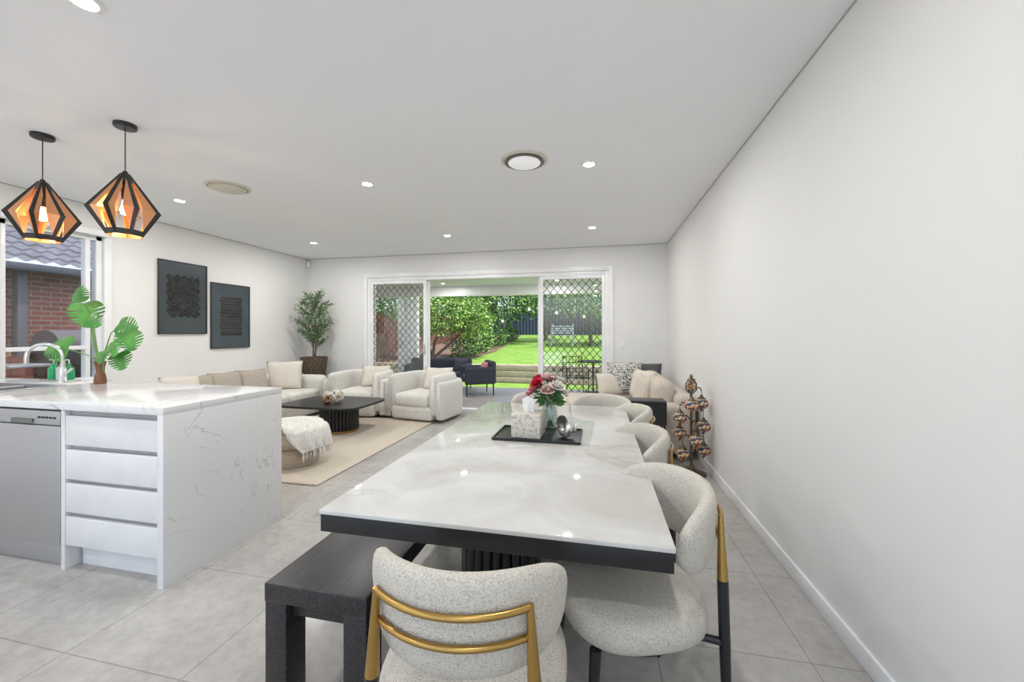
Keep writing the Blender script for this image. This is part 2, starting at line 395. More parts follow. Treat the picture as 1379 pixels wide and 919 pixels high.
# sink
s=empty('kitchen_sink')
box('rim_n',SX0-.02,SX1+.02,SY0-.02,SY0+.01,IZ,IZ+.005,steel,.002,parent=s); box('rim_f',SX0-.02,SX1+.02,SY1-.01,SY1+.02,IZ,IZ+.005,steel,.002,parent=s)
box('rim_l',SX0-.02,SX0+.01,SY0+.01,SY1-.01,IZ,IZ+.005,steel,.002,parent=s); box('rim_r',SX1-.01,SX1+.02,SY0+.01,SY1-.01,IZ,IZ+.005,steel,.002,parent=s)
box('divider',-4.25,-4.2,SY0+.01,SY1-.01,IZ-.03,IZ-.005,steel,.004,parent=s)
box('basin',SX0+.005,SX1-.005,SY0+.005,SY1-.005,IZ-.19,IZ-.17,steel,parent=s)
for nm,a in (('w1',(SX0,SX0+.008,SY0,SY1)),('w2',(SX1-.008,SX1,SY0,SY1)),('w3',(SX0,SX1,SY0,SY0+.008)),('w4',(SX0,SX1,SY1-.008,SY1))):
    box(nm,*a,IZ-.18,IZ,steel,parent=s)
t=empty('kitchen_tap',(-4.05,2.24,IZ))
lathe('base',[(.03,0),(.03,.01),(.022,.02),(.02,.11),(.016,.12),(.0001,.12)],chrome,t,segs=20)
pts=[(0,0,.1),(0,0,.2)]+[(-.10+.10*math.cos(a),-.05*(1-math.cos(a)),.2+.10*math.sin(a)) for a in [math.pi*i/12 for i in range(1,13)]]+[(-.2,-.1,.15)]
tube('spout',pts,.013,chrome,t,12)
tube('lever',[(.01,0,.07),(.06,0,.09),(.12,-.01,.12)],[.009,.008,.006],chrome,t)
soapG=M('soap_green',(.02,.36,.14),.15); soapW=M('bottle_clear',(.6,.66,.64),.1)
t=empty('soap_bottle_tray',(-4.06,2.32,IZ))
box('tray',-.30,-.02,-.05,.05,0,.012,steel,.004,parent=t)
for i,(x,mm) in enumerate(((-.24,soapG),(-.15,soapW),(-.07,soapG))):
    lathe('bottle_%d'%i,[(.0001,.012),(.03,.012),(.032,.03),(.032,.10),(.012,.125),(.012,.14),(.0001,.14)],mm,t,(x,0,0),segs=20)
    tube('pump_%d'%i,[(x,0,.14),(x,0,.17),(x-.03,-.01,.17)],.005,trimM,t,8)
# dishwasher
dw=empty('dishwasher')
box('door',-3.535,-2.955,IY0+.02,IY0+.05,.13,.80,steel,.004,parent=dw)
box('control_panel',-3.535,-2.955,IY0+.02,IY0+.05,.805,.885,steel,.004,parent=dw)
box('handle_slot',-3.33,-3.16,IY0+.012,IY0+.019,.81,.835,gapM,.002,parent=dw)
for i in range(5): box('button_%d'%i,-3.12+i*.03,-3.105+i*.03,IY0+.015,IY0+.019,.842,.852,blackM,parent=dw)
box('kickplate',-3.535,-2.955,IY0+.05,IY0+.07,.0,.115,steel,.003,parent=dw)
box('tub',-3.535,-2.955,IY0+.07,IY0+.6,.115,.885,gapM,parent=dw)
# ------------------------------------------------------------ dining table
T=empty('dining_table')
TX0,TX1,TY0,TY1=-.89,.205,1.12,3.16
box('stone_top',TX0,TX1,TY0,TY1,.737,.752,marble,.003,parent=T)
box('frame_near',TX0+.004,TX1-.004,TY0+.004,TY0+.08,.68,.737,blackM,.002,parent=T); box('frame_far',TX0+.004,TX1-.004,TY1-.08,TY1-.004,.68,.737,blackM,.002,parent=T)
box('frame_left',TX0+.004,TX0+.08,TY0+.08,TY1-.08,.68,.737,blackM,.002,parent=T); box('frame_right',TX1-.08,TX1-.004,TY0+.08,TY1-.08,.68,.737,blackM,.002,parent=T)
box('underside',TX0+.08,TX1-.08,TY0+.08,TY1-.08,.71,.737,blackM,parent=T)
def fluted(name,rx,ry,z0,z1,n,mat,parent,loc):
    lst=[]
    for i in range(n):
        a=2*math.pi*i/n; lst.append(([(rx*math.cos(a),ry*math.sin(a),z0),(rx*math.cos(a),ry*math.sin(a),z1)],math.pi*(rx+ry)/2/n*1.02))
    o=tubes(name,lst,mat,parent,10); o.location=loc
    lathe(name+'_core',[(1,z0),(1,z1)],mat,parent,loc,sx=rx,sy=ry,segs=40)
for i,yy in enumerate((1.62,2.68)):
    fluted('pedestal_%d'%i,.15,.15,.03,.68,26,blackM,T,(-.40,yy,0))
    lathe('plinth_%d'%i,[(.0001,0),(.22,0),(.22,.02),(.2,.03),(.0001,.03)],blackM,T,(-.40,yy,0),sx=1.1)
# ------------------------------------------------------------ bench
b=empty('dining_bench')
X0,X1,Y0,Y1=-1.145,-.745,1.165,2.75
box('seat',X0,X1,Y0,Y1,.385,.45,blackW,.004,parent=b)
for i,(x,y) in enumerate(((X0,Y0),(X1-.09,Y0),(X0,Y1-.1),(X1-.09,Y1-.1))):
    box('leg_%d'%(i+1),x+.002,x+.088,y+.002,y+.098,0,.385,blackW,.003,parent=b)
box('stretcher_1',X0+.09,X1-.09,Y0+.03,Y0+.07,.33,.385,blackW,.002,parent=b); box('stretcher_2',X0+.09,X1-.09,Y1-.07,Y1-.03,.33,.385,blackW,.002,parent=b)
# ------------------------------------------------------------ dining chairs (local: sitter faces +Y)
def dining_chair(x,y,rot):
    e=empty('dining_chair',(x,y,0),rot)
    # seat
    N=48; V=[];F=[]
    layers=[(.86,.385),(.94,.388),(.985,.40),(1,.425),(.995,.445),(.96,.468),(.88,.480),(.6,.488),(.3,.490),(.02,.491)]
    for s,z in layers:
        for i in range(N):
            a=2*math.pi*i/N; c,sn=math.cos(a),math.sin(a); p=2/2.7
            V.append((.245*s*math.copysign(abs(c)**p,c),.235*s*math.copysign(abs(sn)**p,sn),z))
    for l in range(len(layers)-1):
        for i in range(N):
            j=(i+1)%N; F.append((l*N+i,l*N+j,(l+1)*N+j,(l+1)*N+i))
    F.append(tuple(reversed(range(N)))); F.append(tuple((len(layers)-1)*N+i for i in range(N)))
    mesh_obj('seat',V,F,boucleM,e)
    lathe('seat_frame',[(.0001,.362),(.205,.362),(.21,.372),(.205,.386),(.0001,.386)],blackM,e,segs=36)
    # backrest
    V=[];F=[];A=40;K=20
    for i in range(A+1):
        t=-1+2*i/A; ang=math.radians(-90+80*t)
        end=max(0,1-abs(t)**4)**.5
        hh=.118*max(.06,end); th=.031*max(.15,end**.7)
        zc=.705-.02*t*t
        for k in range(K):
            q=2*math.pi*k/K; c,sn=math.cos(q),math.sin(q); p=2/2.8
            dz=hh*math.copysign(abs(sn)**p,sn); dr=th*math.copysign(abs(c)**p,c)
            r=.232+dr+.10*dz
            V.append((r*math.cos(ang)*1.02,r*math.sin(ang)*1.02-.015,zc+dz))
    for i in range(A):
        for k in range(K):
            k2=(k+1)%K; F.append((i*K+k,(i+1)*K+k,(i+1)*K+k2,i*K+k2))
    F.append(tuple(range(K))); F.append(tuple(A*K+k for k in reversed(range(K))))
    mesh_obj('backrest',V,F,boucleM,e)
    for nm,z,r in (('rail_upper',.752,.282),('rail_lower',.685,.276)):
        pts=[(r*math.cos(math.radians(-90+t)),r*math.sin(math.radians(-90+t))-.015,z) for t in [38*i/12 for i in range(-12,13)]]
        tube(nm,pts,.0075,brass,e,8)
    for sgn,nm in ((-1,'l'),(1,'r')):
        a=math.radians(-90+38*sgn); p0=Vector((.282*math.cos(a),.282*math.sin(a)-.015,.757)); p2=Vector((sgn*.215,-.235,0))
        pm=p0.lerp(p2,.26); 
        tube('rear_brass_'+nm,[p0,p0.lerp(pm,.5),pm],[.008,.012,.0165],brass,e,12)
        tube('rear_leg_'+nm,[pm,p0.lerp(p2,.5),p2],[.0165,.0165,.011],blackM,e,12)
        tube('front_leg_'+nm,[(sgn*.17,.17,.375),(sgn*.20,.20,0)],[.018,.010],blackM,e,12)
        q=p0.lerp(p2,.5); tube('brace_'+nm,[(sgn*.12,-.10,.372),(q.x,q.y,.372)],.012,blackM,e,8)
dining_chair(-.325,1.045,math.radians(3))
dining_chair(.095,1.43,math.radians(90+20))
dining_chair(.075,2.15,math.radians(90+14)); dining_chair(.075,2.80,math.radians(90+10))
dining_chair(-.47,3.14,math.radians(180)); dining_chair(.0,3.10,math.radians(165))
# ------------------------------------------------------------ tabletop objects
TZ=.752
tr=empty('serving_tray'); box('base',-.557,-.085,2.04,2.34,TZ,TZ+.008,blackM,.003,parent=tr)
for nm,a in (('lip_n',(-.557,-.085,2.04,2.048)),('lip_f',(-.557,-.085,2.332,2.34)),('lip_l',(-.557,-.549,2.048,2.332)),('lip_r',(-.093,-.085,2.048,2.332))):
    box(nm,*a,TZ+.008,TZ+.014,blackM,parent=tr)
tb=empty('tissue_box',(-.375,2.155,TZ+.008),math.radians(-3))
tbM=boucle('tissue_box_pearl',(.66,.62,.55),(.44,.39,.32),60,.4,.002,(.35,.5))
box('case',-.08,.08,-.08,.08,0,.13,tbM,.006,parent=tb)
V=[];F=[]
for i in range(9):
    for j in range(7):
        u=-1+i/4; v=j/6
        V.append(((.02+.035*v)*u+.012*math.sin(4*v+u*2),.012*math.sin(u*5+v*2)*(1-.3*v)+.01*v,.13+.085*v-.03*v*abs(u)**1.5*math.cos(u)))
for i in range(8):
    for j in range(6):
        a=i*7+j; F.append((a,a+7,a+8,a+1))
mesh_obj('tissue',V,F,M('tissue_paper',(.8,.8,.8),.9),tb)
# vase + flowers
vs_=empty('flower_vase',(-.275,2.29,TZ+.008))
vaseM=glassmat('vase_glass',(.80,.86,.84),.16)
lathe('vase',[(.0001,0),(.035,0),(.04,.01),(.05,.06),(.045,.12),(.032,.16),(.04,.19),(.037,.19),(.029,.16),(.04,.12),(.045,.06),(.036,.012),(.0001,.01)],vaseM,vs_,segs=32)
stemM=M('flower_stem',(.07,.22,.05),.5)
petal={'red':M('petal_red',(.55,.01,.05),.6),'pink':M('petal_pink',(.80,.30,.36),.6),'white':M('petal_white',(.78,.74,.66),.6),'blush':M('petal_blush',(.80,.56,.50),.6)}
def flower(c,r,mat,parent,tilt):
    V=[];F=[]; R=Matrix.Rotation(tilt[0],3,'X')@Matrix.Rotation(tilt[1],3,'Y')
    for ring,(n,rr,cup) in enumerate(((4,.35,1.3),(6,.6,1.0),(8,.85,.65),(9,1.05,.25))):
        for kk in range(n):
            a0=2*math.pi*kk/n+ring*.5+random.uniform(-.1,.1); b=len(V)
            for i in range(5):
                for j in range(5):
                    u=(i-2)/2; v=j/4
                    wd_=math.sin(math.pi*min(1,.15+v*.75))*r*rr*.55
                    el=cup*(.4+.6*v)
                    rad=r*rr*v*math.cos(el)+.1*r; hgt=r*rr*v*math.sin(el)*1.1-.1*r*ring-.12*r*u*u*(1-cup)
                    p=Vector((rad*math.cos(a0)-u*wd_*math.sin(a0),rad*math.sin(a0)+u*wd_*math.cos(a0),hgt+.05*r*math.sin(u*4+kk)))
                    V.append(R@p+Vector(c))
            for i in range(4):
                for j in range(4):
                    q=b+i*5+j; F.append((q,q+5,q+6,q+1))
    return mesh_obj('bloom',V,F,mat,parent)
fl=[((-.085,-.03,.25),.042,'pink'),((-.07,-.06,.285),.04,'red'),((-.02,.0,.31),.045,'blush'),((.05,-.05,.27),.045,'white'),((.06,.03,.29),.042,'white'),((-.075,.05,.295),.04,'red'),((.0,-.075,.25),.042,'blush'),((.08,-.02,.235),.038,'white'),((-.115,.0,.22),.036,'pink'),((.01,.06,.285),.04,'pink')]
st=[]
for c,r,m_ in fl:
    flower(c,r,petal[m_],vs_,(c[1]*-6,c[0]*6)); st.append(([(c[0]*-.2,c[1]*-.2,.02),(c[0]*.2,c[1]*.2,.15),c],.0025))
tubes('stems',st,stemM,vs_,6)
def leafquad(V,F,p,dirv,L,W,bend=.2):
    d=Vector(dirv).normalized(); s=d.cross(Vector((random.uniform(-1,1),random.uniform(-1,1),random.uniform(-1,1))))
    if s.length<1e-3: s=Vector((1,0,0))
    s.normalize(); b=len(V); p=Vector(p)
    V.extend([p,p+d*L*.5+s*W*.5,p+d*L,p+d*L*.5-s*W*.5]); F.append((b,b+1,b+2,b+3))
V=[];F=[]
for i in range(110):
    a=random.uniform(0,6.28); z=random.uniform(.15,.26); r=random.uniform(.03,.10)
    leafquad(V,F,(r*.5*math.cos(a),r*.5*math.sin(a),z),(math.cos(a),math.sin(a),random.uniform(-.4,.5)),.06,.028)
mesh_obj('leaves',V,F,M('flower_leaf',(.08,.22,.06),.5),vs_,False)
sh=empty('silver_seashell_ornament',(-.155,2.15,TZ+.008),.4)
V=[];F=[];n=60;K=14
for i in range(n):
    t=i/n; a=t*4.6*math.pi; R=.008+.030*t; r=.006+.022*t
    for k_ in range(K):
        q=2*math.pi*k_/K; rr=R+r*math.cos(q)*(1+.15*math.sin(a*5))
        V.append((.05-.09*t+r*math.sin(q),rr*math.cos(a),.055+rr*math.sin(a)))
for i in range(n-1):
    for k_ in range(K):
        k2=(k_+1)%K; F.append((i*K+k_,i*K+k2,(i+1)*K+k2,(i+1)*K+k_))
o=mesh_obj('shell',V,F,M('silver_leaf',(.72,.70,.68),.25,.8,noise=(30,.3)),sh); 
# ------------------------------------------------------------ rug
box('area_rug',-4.62,-2.37,2.96,5.52,0.0005,.014,rugM,.006)
# ------------------------------------------------------------ coffee table
ct=empty('coffee_table',(-3.475,4.675,.0145))
V=[];F=[];N=80
for z,s in ((.355,.985),(.360,1),(.380,1),(.385,.99)):
    for i in range(N):
        a=2*math.pi*i/N; c,sn=math.cos(a),math.sin(a); p=2/7
        V.append((.575*s*math.copysign(abs(c)**p,c),.425*s*math.copysign(abs(sn)**p,sn),z))
for l in range(3):
    for i in range(N): j=(i+1)%N; F.append((l*N+i,l*N+j,(l+1)*N+j,(l+1)*N+i))
F.append(tuple(reversed(range(N)))); F.append(tuple(3*N+i for i in range(N)))
mesh_obj('top',V,F,blackM,ct,sharp=30)
fluted('base',.235,.21,.03,.355,34,blackM,ct,(.08,0,0))
lathe('plinth',[(.0001,0),(1.02,0),(1.02,.03),(.0001,.03)],brass,ct,(.08,0,0),sx=.245,sy=.22,segs=48)
kb=empty('knot_ball_ornament',(-3.46,4.62,.3995+.002))
wick=M('wicker_whitewash',(.66,.60,.52),.7,noise=(30,.25)); bronze=M('bronze_knot',(.34,.20,.10),.4,.3)
for bi,(cx,cy,r,m_) in enumerate(((-.08,.02,.07,wick),(.075,.0,.085,wick),(-.01,-.11,.055,bronze))):
    lst=[]
    for q in range(9):
        R=Matrix.Rotation(random.uniform(0,3.14),3,'X')@Matrix.Rotation(random.uniform(0,3.14),3,'Y')@Matrix.Rotation(random.uniform(0,3.14),3,'Z')
        lst.append(([tuple(R@Vector((r*.86*math.cos(t),r*.86*math.sin(t),.1*r*math.sin(3*t)))+Vector((cx,cy,r))) for t in [2*math.pi*i/20 for i in range(21)]],r*.13))
    tubes('ball_%d'%bi,lst,m_,kb,6)
# ------------------------------------------------------------ pouf + throw
pf=empty('round_ottoman',(-3.0,3.42,.0145))
poufM=boucle('pouf_boucle',(.56,.48,.39),(.42,.35,.28),70)
lathe('base',[(.0001,0),(.22,0),(.23,.02),(.235,.17),(.22,.19),(.0001,.19)],poufM,pf,segs=48,sharp=60)
lathe('cushion',[(.0001,.18),(.22,.185),(.27,.205),(.288,.25),(.283,.31),(.25,.35),(.15,.368),(.0001,.372)],poufM,pf,segs=48,sharp=60)
th=empty('throw_blanket',(-3.0,3.42,.0145))
V=[];F=[];nu=44;nv=26
prof=[(-.24,.385),(-.1,.40),(.1,.40),(.21,.38),(.27,.345),(.300,.28),(.308,.22),(.312,.17)]
def sample(pr,t):
    x=t*(len(pr)-1); i=min(int(x),len(pr)-2); f=x-i
    return [pr[i][k_]*(1-f)+pr[i+1][k_]*f for k_ in (0,1)]
for i in range(nu+1):
    for j in range(nv+1):
        t=i/nu; v=-1+2*j/nv
        x,z=sample(prof,t); ww=.21+.03*math.sin(t*4)
        fold=.014*math.sin(v*13+t*2)+.008*math.sin(v*29+t*5)
        y=v*ww-.04+.02*math.sin(t*7)
        out=max(0,(t-.45)/.55)
        rad=math.sqrt(max(0,1-(y/.34)**2))
        V.append((x*(rad if x>0 else 1)+out*fold+ (0.02 if t>.5 else 0),y,z+.012+(1-out)*fold*.8-.06*max(0,abs(v)-.6)*out))
for i in range(nu):
    for j in range(nv):
        a=i*(nv+1)+j; F.append((a,a+nv+1,a+nv+2,a+1))
throwM=boucle('throw_knit',(.80,.78,.74),(.66,.64,.59),60,dist=.006)
o=mesh_obj('cloth',V,F,throwM,th); sm=o.modifiers.new('s','SOLIDIFY'); sm.thickness=.012; sm.offset=1
fr=[]
for j in range(0,nv+1):
    p=V[nu*(nv+1)+j]; fr.append(([p,(p[0]+.006,p[1]+random.uniform(-.006,.006),p[2]-.035),(p[0]+.004,p[1],p[2]-.07)],[.004,.005,.003]))
tubes('fringe',fr,throwM,th,5)
# ------------------------------------------------------------ left corner sofa
so=empty('sectional_sofa',(0,0,0))
softbox('base',-5.20,-4.36,3.45,5.70,.05,.28,.05,sofaW,so)
for i in range(3):
    a=3.62+i*.63; softbox('seat_cushion_%d'%i,-5.02,-4.34,a,a+.625,.27,.43,.05,sofaW,so,puff=.02)
    softbox('back_cushion_%d'%i,-5.13,-4.93,a+.01,a+.615,.42,.71,.08,sofaW,so)
softbox('back',-5.25,-5.08,3.45,5.70,.05,.66,.06,sofaW,so)
softbox('arm_far',-5.20,-4.33,5.50,5.72,.05,.64,.09,sofaW,so); softbox('arm_near',-5.20,-4.33,3.42,3.62,.05,.60,.09,sofaW,so)
for i,(x,y,z,w_,m_,rz) in enumerate(((-4.80,5.27,.655,.50,creamP,35),(-4.86,4.75,.60,.44,taupeP,80),(-4.88,4.35,.60,.44,taupeP,85),(-4.90,3.98,.60,.42,taupeP,88),(-4.87,3.76,.62,.42,creamP,80))):
    p=empty('throw_pillow',(x,y,z),math.radians(rz)); pillow('cushion',w_,w_*.92,.16,m_,p,(0,0,0),(math.radians(-14),0,0))
# ------------------------------------------------------------ tub armchairs (local front = -Y)
def tub_chair(x,y,rot):
    e=empty('tub_armchair',(x,y,0),rot)
    def ush(name,rx,ry,th,z0,z1,y_front,rr):
        path=[]
        for i in range(5): path.append((rx,y_front+(0-y_front)*i/5))
        for i in range(25):
            a=math.pi*i/24; c,sn=math.cos(a),math.sin(a); p=2/3.6
            path.append((rx*math.copysign(abs(c)**p,c),ry*abs(sn)**p))
        for i in range(1,6): path.append((-rx,0+(y_front-0)*i/5))
        V=[];F=[];K=28; n=len(path); hz=(z1-z0)/2; zc=(z0+z1)/2
        for i,(px,py) in enumerate(path):
            a=Vector(path[max(0,i-1)]); b_=Vector(path[min(n-1,i+1)]); t=(b_-a).normalized(); nn=Vector((t.y,-t.x))
            sc=1
            if i in (0,n-1): sc=.72
            for k_ in range(K):
                q=2*math.pi*k_/K; c,sn=math.cos(q),math.sin(q)
                # rounded-rect section
                ex=2/4.5
                dx=th/2*math.copysign(abs(c)**ex,c)*sc; dz=(hz-(th/2)*(1-sc))*math.copysign(abs(sn)**(2/9),sn)
                # round the top
                V.append((px+nn.x*dx,py+nn.y*dx,zc+dz-(.045*(abs(dx)/(th/2))**3 if sn>0 else 0)))
        for i in range(n-1):
            for k_ in range(K):
                k2=(k_+1)%K; F.append((i*K+k_,(i+1)*K+k_,(i+1)*K+k2,i*K+k2))
        F.append(tuple(range(K))); F.append(tuple((n-1)*K+k_ for k_ in reversed(range(K))))
        o=mesh_obj(name,V,F,sofaW,e); 
        bm=bmesh.new(); bm.from_mesh(o.data); bmesh.ops.recalc_face_normals(bm,faces=bm.faces[:]); bm.to_mesh(o.data); bm.free()
    ush('outer_shell',.455,.40,.12,.04,.60,-.40,.05)
    ush('inner_shell',.365,.315,.13,.10,.70,-.42,.05)
    softbox('base',-.36,.36,-.44,.30,.03,.24,.06,sofaW,e)
    softbox('seat',-.305,.305,-.45,.26,.22,.42,.07,sofaW,e,puff=.02)
    p=empty('back_pillow',(.14,.10,.60),.25,parent=e); pillow('cushion',.46,.36,.15,creamP,p,(0,0,0),(math.radians(-20),0,0))
tub_chair(-3.75,5.83,.12); tub_chair(-2.64,5.80,-.16)
# ------------------------------------------------------------ olive tree in basket
ot=empty('potted_olive_tree',(-4.87,6.02,0))
lathe('stand',[(.0001,0),(.17,0),(.17,.02),(.15,.03),(.15,.46),(.18,.48),(.18,.50),(.0001,.50)],blackW,ot,segs=32)
bask=boucle('woven_basket',(.16,.12,.08),(.05,.04,.03),45,.8,.01)
prof=[(.0001,.50),(.16,.50)]+[(.17+.05*i/12+.004*(i%2),.50+.40*i/12) for i in range(13)]+[(.20,.90),(.19,.86),(.0001,.86)]
lathe('basket',prof,bask,ot,segs=40)
bark=M('bark',(.16,.12,.09),.9,noise=(30,.4))
br=[];V=[];F=[];mi=[]
for t_ in range(3):
    a=t_*2.1; br.append(([(0.02*math.cos(a),.02*math.sin(a),.85),(.03*math.cos(a+1),.03*math.sin(a+1),1.15),(.09*math.cos(a),.09*math.sin(a),1.45),(.13*math.cos(a),.13*math.sin(a),1.75)],[.014,.012,.009,.004]))
for i in range(90):
    a=random.uniform(0,6.28); z=random.uniform(1.15,1.99); rmax=.37*math.sin(math.pi*min(1,max(.12,(z-1.02)/1.08)))**.6
    p0=Vector((.04*math.cos(a),.04*math.sin(a),z-.12)); p1=Vector((rmax*math.cos(a)*random.uniform(.6,1),rmax*math.sin(a)*random.uniform(.6,1),z+random.uniform(0,.14)))
    p1.x=max(-.36,min(.40,p1.x)); p1.y=min(.30,p1.y)
    br.append(([p0,p0.lerp(p1,.5)+Vector((0,0,.03)),p1],[.004,.003,.0015]))
    for l in range(26):
        q=p0.lerp(p1,random.uniform(.25,1)); leafquad(V,F,q,(random.uniform(-1,1),random.uniform(-1,.6),random.uniform(-.3,1)),random.uniform(.045,.07),.018); mi.append(random.randint(0,1))
tubes('branches',br,bark,ot,5)
mesh_obj('leaves',V,F,[M('olive_leaf_a',(.08,.16,.05),.5),M('olive_leaf_b',(.22,.32,.16),.5)],ot,False,midx=mi)
# ------------------------------------------------------------ wall art on left wall
def art(y0,y1,z0,z1,kind):
    e=empty('framed_artwork')
    darkp=M('art_ground_%d'%kind,(.045,.055,.068) if kind==0 else (.05,.068,.085),.35,noise=(3,.15)); fr_=M('art_frame_%d'%kind,(.03,.033,.038),.4)
    box('panel',LX+.004,LX+.018,y0+.012,y1-.012,z0+.012,z1-.012,darkp,parent=e)
    for nm,a in (('b',(y0,y1,z0,z0+.012)),('t',(y0,y1,z1-.012,z1)),('l',(y0,y0+.012,z0,z1)),('r',(y1-.012,y1,z0,z1))): box('frame_'+nm,LX+.002,LX+.026,a[0],a[1],a[2],a[3],fr_,.001,parent=e)
    cy,cz=(y0+y1)/2,(z0+z1)/2
    if kind==0:
        V=[];F=[];n=26
        for i in range(n+1):
            for j in range(n+1):
                u,v=i/n,j/n; ed=.016*math.sin(v*31)*(abs(u-.5)>.46); ee=.018*math.sin(u*27)*(abs(v-.5)>.46)
                V.append((LX+.021+.004*random.random(),cy-.20+.40*u+ed,cz-.20+.52*v-.04+ee))
        for i in range(n):
            for j in range(n): a=i*(n+1)+j; F.append((a,a+n+1,a+n+2,a+1))
        mesh_obj('relief',V,F,M('art_black_texture',(.012,.013,.014),.4,noise=(14,.9),bump=(40,1,.02)),e)
    else:
        for i in range(13):
            z=cz-.28+i*.044; r1,r2=random.uniform(-.02,.02),random.uniform(-.02,.02)
            box('stroke_%d'%i,LX+.0175,LX+.021+.002*random.random(),cy-.17+r1,cy+.17+r2,z,z+.036,M('art_stroke_%d'%i,(.012+.02*random.random(),)*3,.4,noise=(20,.5),bump=(30,.6,.01),stretch=(1,.2,3)),.001,parent=e)
art(3.81,4.43,1.31,2.245,0); art(4.49,5.115,1.10,2.04,1)
# sensor, switches
ms=empty('motion_sensor',(-5.27,6.36,2.60),.78); softbox('body',-.03,.03,-.02,.02,-.05,.05,.015,trimM,ms)
ls=empty('light_switch'); box('plate',.34,.42,BY-.009,BY-.0005,1.08,1.2,trimM,.003,parent=ls); box('rocker',.37,.39,BY-.013,BY-.009,1.12,1.16,trimM,.002,parent=ls)
# ------------------------------------------------------------ monstera in vase on island
mo=empty('monstera_in_vase',(-3.70,2.26,IZ))
lathe('vase',[(.0001,0),(.034,0),(.038,.01),(.034,.05),(.024,.09),(.027,.13),(.036,.17),(.033,.17),(.024,.13),(.021,.09),(.031,.05),(.034,.012),(.0001,.01)],M('amber_glass_vase',(.30,.12,.05),.05,0,trans=.4),mo,segs=28)
leafA=M('monstera_leaf',(.06,.26,.03),.4,noise=(8,.45),coat=.2); stemG=M('monstera_stem',(.14,.28,.06),.5)
def monstera(tip,normal,upv,size,mo):
    n=Vector(normal).normalized(); u=Vector(upv); u=(u-n*u.dot(n)).normalized(); s=n.cross(u)
    V=[];F=[]; nr=60; nc=9
    cuts=(.30,.44,.58,.71,.83)
    for side in (1,-1):
        base=len(V)
        for i in range(nr+1):
            t=i/nr
            wmax=.56*math.sin(math.pi*(t**.72))**.6*(1 if t<.97 else .4)
            notch=1
            for ci,c in enumerate(cuts):
                c=c+.02*side
                dd=abs(t-c)
                if dd<.03: notch=min(notch,.34+.66*(dd/.03)**2)
            for j in range(nc+1):
                w_=wmax*notch*j/nc
                y=t-.10+.10*w_-.55*w_*w_ -.45*max(0,.22-t)*w_*4
                p=s*(side*w_*size)+u*(y*size)+n*size*(-.22*(t-.2)**2-.28*w_*w_+.015*math.sin(t*30)*w_)
                V.append(Vector(tip)+p)
        for i in range(nr):
            for j in range(nc):
                a=base+i*(nc+1)+j; F.append((a,a+1,a+nc+2,a+nc+1))
    return mesh_obj('leaf',V,F,leafA,mo)
lv=[((-.20,.02,.60),(.6,-.8,.35),(.5,-.2,-1),.20),((-.27,.03,.64),(.1,-1,.2),(-.4,-.1,1),.15),((-.36,.0,.27),(.2,-1,.5),(-.9,-.2,-.05),.21),((.12,.05,.45),(.2,-1,.4),(.9,-.2,-.1),.15),((.24,.02,.38),(.7,-.7,.3),(.4,-.1,-.9),.15),((.16,-.03,.30),(-.1,-1,.4),(.6,-.2,-.6),.13),((.05,.1,.36),(0,-.8,.6),(.9,0,.2),.12),((.18,.0,.22),(.3,-.8,.4),(.7,-.3,-1),.14),((-.12,.0,.50),(.3,-.9,.4),(.9,-.2,-.4),.12),((.08,-.04,.24),(0,-1,.5),(.3,-.2,-1),.10)]
stl=[]
for p,n_,u_,sz in lv:
    monstera(p,n_,u_,sz,mo); stl.append(([(p[0]*.05,p[1]*.05,.02),(p[0]*.15,p[1]*.1,.2),(p[0]*.55,p[1]*.5,p[2]*.85),p],[.005,.005,.004,.003]))
tubes('stems',stl,stemG,mo,6)
# ------------------------------------------------------------ right sofa (chaise)
rs=empty('chaise_sofa')
softbox('base_far',-.42,.98,5.12,6.18,.06,.28,.05,sofaB,rs); softbox('base_near',.16,.98,4.36,5.2,.06,.28,.05,sofaB,rs)
softbox('chaise_cushion',-.44,.30,5.10,6.0,.27,.43,.05,sofaB,rs,puff=.015); softbox('seat_cushion',.17,.80,4.45,5.25,.27,.43,.05,sofaB,rs,puff=.02); softbox('corner_cushion',.29,.80,5.2,6.0,.27,.43,.05,sofaB,rs,puff=.02)
softbox('back_right',.80,1.0,4.36,6.18,.06,.68,.08,sofaB,rs); softbox('back_far',.12,1.0,6.0,6.2,.06,.68,.08,sofaB,rs)
softbox('back_cushion_a',.60,.84,4.55,5.25,.42,.80,.1,sofaB,rs); softbox('back_cushion_b',.60,.84,5.27,5.97,.42,.80,.1,sofaB,rs)
softbox('arm_near',.16,.98,4.34,4.56,.05,.58,.08,sofaB,rs)
ptn,nt,bb=newmat('pattern_mono'); 
tc=nt.nodes.new('ShaderNodeTexCoord'); v=nt.nodes.new('ShaderNodeTexWave'); v.wave_type='RINGS'; v.inputs['Scale'].default_value=12; v.inputs['Distortion'].default_value=9; v.inputs['Detail Scale'].default_value=5
r=nt.nodes.new('ShaderNodeValToRGB'); r.color_ramp.interpolation='CONSTANT'; r.color_ramp.elements[0].color=(.05,.05,.05,1); r.color_ramp.elements[1].position=.38; r.color_ramp.elements[1].color=(.78,.76,.72,1)
nt.links.new(tc.outputs['Object'],v.inputs['Vector']); nt.links.new(v.outputs['Fac'],r.inputs['Fac']); nt.links.new(r.outputs[0],bb.inputs['Base Color']); bb.inputs['Roughness'].default_value=.9
